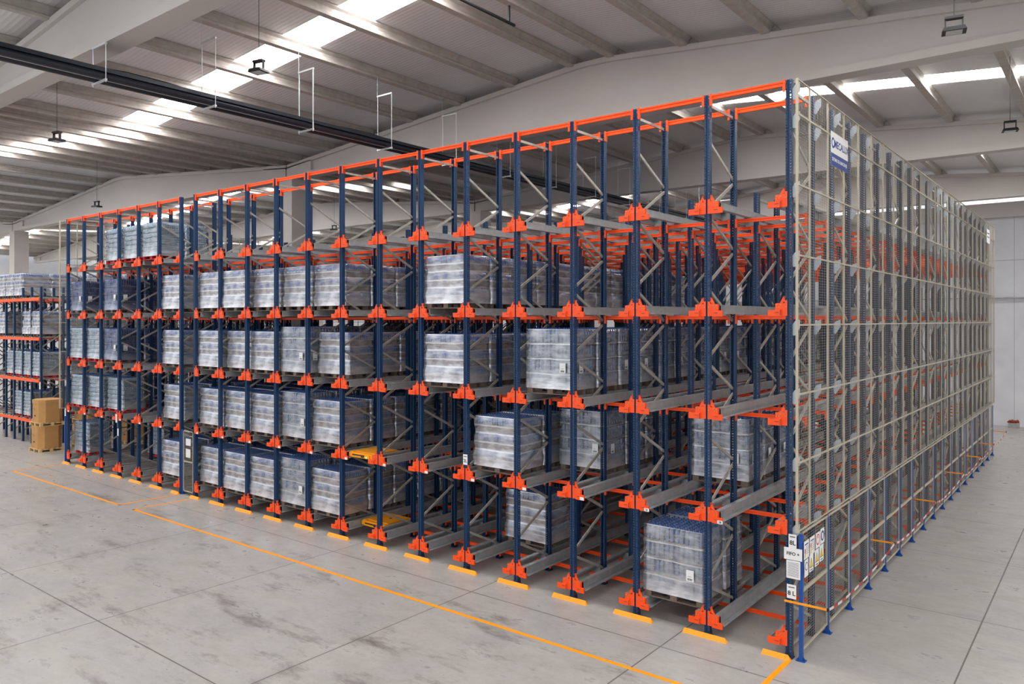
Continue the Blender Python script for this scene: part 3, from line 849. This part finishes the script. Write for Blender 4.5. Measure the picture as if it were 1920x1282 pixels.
sign('white sign with a ringed figure, lower row beside the blue post', X2, .10, 1.52, .20, .28, [('ring', 0, .03, .07, 'ink', .0015), ('ring', 0, .03, .055, 'white', .0022), ('box', -.012, .012, -.01, .05, 'ink')], rot=math.pi / 2)
for q, (yy, nm) in enumerate(((.36, 'left'), (.66, 'middle'), (.93, 'right'))):
    sign('white warning sign with yellow triangle, %s one of three on the mesh' % nm, X2, yy, 1.54 + q * .02, .22, .28, [('poly', tri(0, .088), 'ink', .0015), ('poly', tri(0, .074), 'inkyel', .0025), ('box', -.008, .008, -.03, .035, 'ink'), ('box', -.06, .06, -.12, -.105, 'ink')], rot=math.pi / 2)
t_ = sign('white and blue maker sign high on the mesh screen', XF + .03, 2.10, 8.80, 1.12, .62, [('box', -.56, .56, -.31, -.08, 'inkblue'), ('txt', 'MECALUX', .19, .12, .10, 'inkblue', 1.05), ('txt', 'SISTEMAS DE ALMACENAJE', .085, 0, -.19, 'white', .95), ('ring', -.42, .11, .10, 'inkblue', .0015), ('ring', -.42, .11, .06, 'white', .0025)], rot=math.pi / 2)
sign('small white sheet near the far end of the mesh screen', XF + .03, 23.2, 9.05, .9, .55, [('box', -.3, .3, .1, .14, 'ink'), ('box', -.3, .3, -.05, -.01, 'ink')], rot=math.pi / 2)

# ------------------------------------------------------------------ cartons on pallets, left
def octabin(x, y, z, label, w=1.12, d=1.0):
    t_ = thing('carton_bin', label, 'carton', (x, y, z), 0, 'cardboard bins on pallets')
    b = MB(); nb = 5
    for q in range(nb): yy = q * (d - .12) / (nb - 1); b.box(0, w, yy, yy + .12, .12, .142)
    for xx in (0, w / 2 - .05, w - .1):
        b.box(xx, xx + .1, 0, d, .10, .12); b.box(xx, xx + .1, 0, d, 0, .022)
        for yy in (0, d / 2 - .06, d - .12): b.box(xx, xx + .1, yy, yy + .12, .022, .10)
    b.build('pallet_base', M['newwood'], t_)
    def octo(e, c_): return [(e + c_, e), (w - e - c_, e), (w - e, e + c_), (w - e, d - e - c_), (w - e - c_, d - e), (e + c_, d - e), (e, d - e - c_), (e, e + c_)]
    b = MB(); b.prism(octo(.03, .2), 'z', .142, 1.08); b.build('carton_body', M['card'], t_)
    b = MB(); b.prism(octo(.02, .2), 'z', 1.0 - .04, 1.12); b.build('carton_lid', M['card'], t_)
    b = MB(); b.prism(octo(.022, .2), 'z', .142, .32); b.build('carton_foot', M['card'], t_)
    b = MB()
    b.box(.32, .5, .026, .03, .72, .735); b.box(.42, .56, .026, .03, .66, .67); b.box(.42, .58, .026, .03, .40, .45)
    b.build('printed_mark', M['ink'], t_)
    return t_
for q, (xx, yy, w_) in enumerate(((-32.92, .18, 'the front stack'), (-32.55, 1.75, 'the second stack'), (-32.0, 3.6, 'the rearmost stack'))):
    octabin(xx, yy, 0, 'brown eight-sided cardboard bin on a pallet, bottom of %s left of the rack' % w_)
    octabin(xx + .02, yy + .03, 1.12, 'brown eight-sided cardboard bin on a pallet, top of %s left of the rack' % w_)

# ------------------------------------------------------------------ second rack at far left
LX = [-33.96 - 1.045 * k for k in range(9)]; LY = 1.05; LD = .93; LH = 7.2
LB = [1.03, 2.91, 4.81, 6.62]
def small_frame():
    b = MB()
    for y in (0, LD): b.box(-.045, .045, y - .045, y + .045, 0, LH)
    return b.mesh('uprights', M['navy_solid'])
up_s = []
for y in (0, LD):
    b = MB(); b.box(-.045, .045, y - .045, y + .045, 0, LH); b.box(-.06, .06, y - .06, y + .06, 0, .01); up_s.append(b.mesh('upright', M['navy_solid']))
b = MB(); z = .5; f_ = True
while z < LH - .7:
    brace_bar(b, .03, z if f_ else z + .62, LD - .03, z + .62 if f_ else z); z += .66; f_ = not f_
s_lat = b.mesh('bracing', M['brace'])
for q, x in enumerate(LX):
    for r in range(7):
        if q > 5 and r > 1: continue
        t_ = thing('rack_frame', 'navy far left rack frame, %s from its right end, %s' % (ORD[q], 'front row' if r == 0 else '%s row behind' % ORD[r - 1]), 'rack frame', (x, LY + r * 2.0, 0), 0, 'frames of the far left rack')
        for me in up_s: link('upright', me, t_)
        link('bracing', s_lat, t_)
for L, z in enumerate(LB):
    for r, y in enumerate([LY - .07] + [LY + k * 2.0 + .93 for k in range(6)]):
        b = MB(); b.prism([(y - .025, z - .06), (y + .025, z - .06), (y + .025, z + .06), (y - .025, z + .06)], 'x', LX[-1], LX[0])
        if r == 0:
            for q in range(len(LX) - 1):
                for k in range(3): xx = LX[q] - .18 - k * .3; b.box(xx - .05, xx + .05, y - .03, y + .03, z + .06, z + .085, 1)
        tag(b.build('long_beam', [M['orange'], M['yellow']]), 'long orange far left rack beam, %s up, %s' % (ORD[L], 'on its front' if r == 0 else '%s behind the front' % ORD[r - 1]), 'beam', 'long beams of the far left rack')
    for q in range(len(LX) - 1):
        b = MB()
        for xx in (LX[q] - .12, LX[q + 1] + .12): b.box(xx - .04, xx + .04, LY - .05, LY + 12.9, z + .065, z + .12)
        tag(b.build('lane_track', M['galv']), 'grey far left rack roller track, %s lane, %s level' % (ORD[q], ORD[L]), 'track', 'tracks of the far left rack')
lrows = [(3, 1, 'C', 3, 5), (3, 2, 'C', 3, 5)]
def lload(q, L, kind, n, first=0):
    for r in range(first, first + n):
        load(kind, LX[q + 1] + .08, LY + .02 + r * 1.28, LB[L] + .125, '%s, far left rack, %s lane, %s level, %s in' % (K[kind]['txt'], ORD[q], ORD[L], ORD[r]), q + r, False, False, (.74, 1.45, .93), 'wrapped loads in the far left rack')
for q in range(6): lload(q, 3, 'B', 7 if q else 8, 2 if q < 2 else 0)
for q in (0, 1, 4, 5): lload(q, 2, 'B', 4)
for q in (0, 1, 2, 3): lload(q, 1, 'C', 4)
for q in (1, 2): lload(q, 0, 'C', 2)

# ------------------------------------------------------------------ hanging heater, lamps
def roof_at(x):
    c_ = min(centers, key=lambda q: abs(q - x)); return rz_(x, c_)
t_ = thing('tube_heater', 'long dark twin-tube heater hanging below the roof', 'heater', (-11.6, 0, 10.5))
for dx in (-.16, .16):
    b = MB(); b.tube([(dx, -12, 0), (dx, 34, 0)], .085, 12); b.build('tube', M['heater'], t_)
b = MB(); b.box(-.28, .28, -12, 34, .10, .13); b.box(-.28, -.26, -12, 34, .05, .10); b.box(.26, .28, -12, 34, .05, .10); b.build('reflector', M['heater'], t_)
b = MB(); b.box(-.07, .07, -12, 34, -.03, .0); b.build('centre_strip', M['steelrod'], t_)
b = MB(); pts = [(.1 * math.sin(k * .9), -12 + k * .8, .19 + .02 * math.sin(k * 1.7)) for k in range(58)]; b.tube(pts, .012, 5); b.build('cable', M['black'], t_)
for k in range(17):
    y = -9.0 + 2.62 * k
    if k == 1: y = -6.1
    top = .64 if k == 1 else 1.42
    b = MB(); b.box(-.3, .3, y - .02, y + .02, -.12, -.08); b.box(-.3, .3, y - .02, y + .02, top - .04, top)
    for sx in (-.28, .28): b.tube([(sx, y, -.15), (sx, y, top)], .016 if k == 3 else .009, 6)
    if k != 1: b.tube([(-.3, y, top - .02), (-.3, y, roof_at(-11.9) - 10.79)], .004, 6)
    b.build('hanger', M['steelrod'], t_)
def lamp(x, y, z, ztop, label):
    t_ = thing('floodlight', label, 'lamp', (x, y, z), .2, 'hanging floodlights')
    b = MB(); b.prism([(-.18, 0), (.18, 0), (.15, .06), (-.15, .06)], 'y', -.14, .14); b.build('housing', M['black'], t_)
    b = MB(); b.box(-.12, .12, -.10, .10, -.008, 0); b.build('lens', M['lens'], t_)
    b = MB()
    for sx in (-.135, .115): b.box(sx, sx + .02, -.03, .03, .06, .24)
    b.box(-.135, .135, -.06, .06, .22, .26); b.build('bracket', M['black'], t_)
    b = MB(); b.tube([(0, 0, .26), (0, 0, ztop - z)], .006, 5); b.build('cable', M['black'], t_)
for (x, y, z, lb) in ((-9.94, -3.58, 10.9, 'dark floodlight hanging in front of the bright skylight strip'), (2.2, 1.5, 10.42, 'dark floodlight hanging above the corner of the mesh fence'),
                      (2.2, 9.94, 10.42, 'dark floodlight hanging further back along the mesh fence aisle'), (-17.74, -4.52, 10.4, 'dark floodlight hanging under the left purlins near the first girder'),
                      (-29.2, 1.42, 10.4, 'small dark floodlight hanging above the left rack block'), (-27.3, 12.3, 10.3, 'distant floodlight seen through the rack top'), (-44.5, 12.3, 10.3, 'distant floodlight by the left column')):
    lamp(x, y, z, roof_at(x) - .02, lb)

b = MB(); b.tube([(-6.5, -2.6, 12.4), (-6.5, .8, 12.4)], .035, 8)
for y in (-2.3, -.8, .6): b.box(-6.52, -6.48, y - .02, y + .02, 12.42, 13.06)
tag(b.build('cable_conduit', M['black']), 'short black conduit fixed under the roof near the ridge', 'conduit')
# things on the floor by the back wall
b = MB(); b.box(-.2, .28, 35.0, 35.3, 0, .26); tag(b.build('concrete_block', M['block']), 'grey block lying on the floor by the back wall', 'block')
b = MB()
for k in range(4): b.tube([(-.2 + k * .11, 35.02 + .05 * (k % 2), .31), (-.14 + k * .11, 35.2, .36 + .03 * (k % 2)), (-.1 + k * .11, 35.28, .30)], .055, 7)
tag(b.build('strap_bundle', M['rust']), 'red-brown bundle lying on top of the grey block', 'bundle')
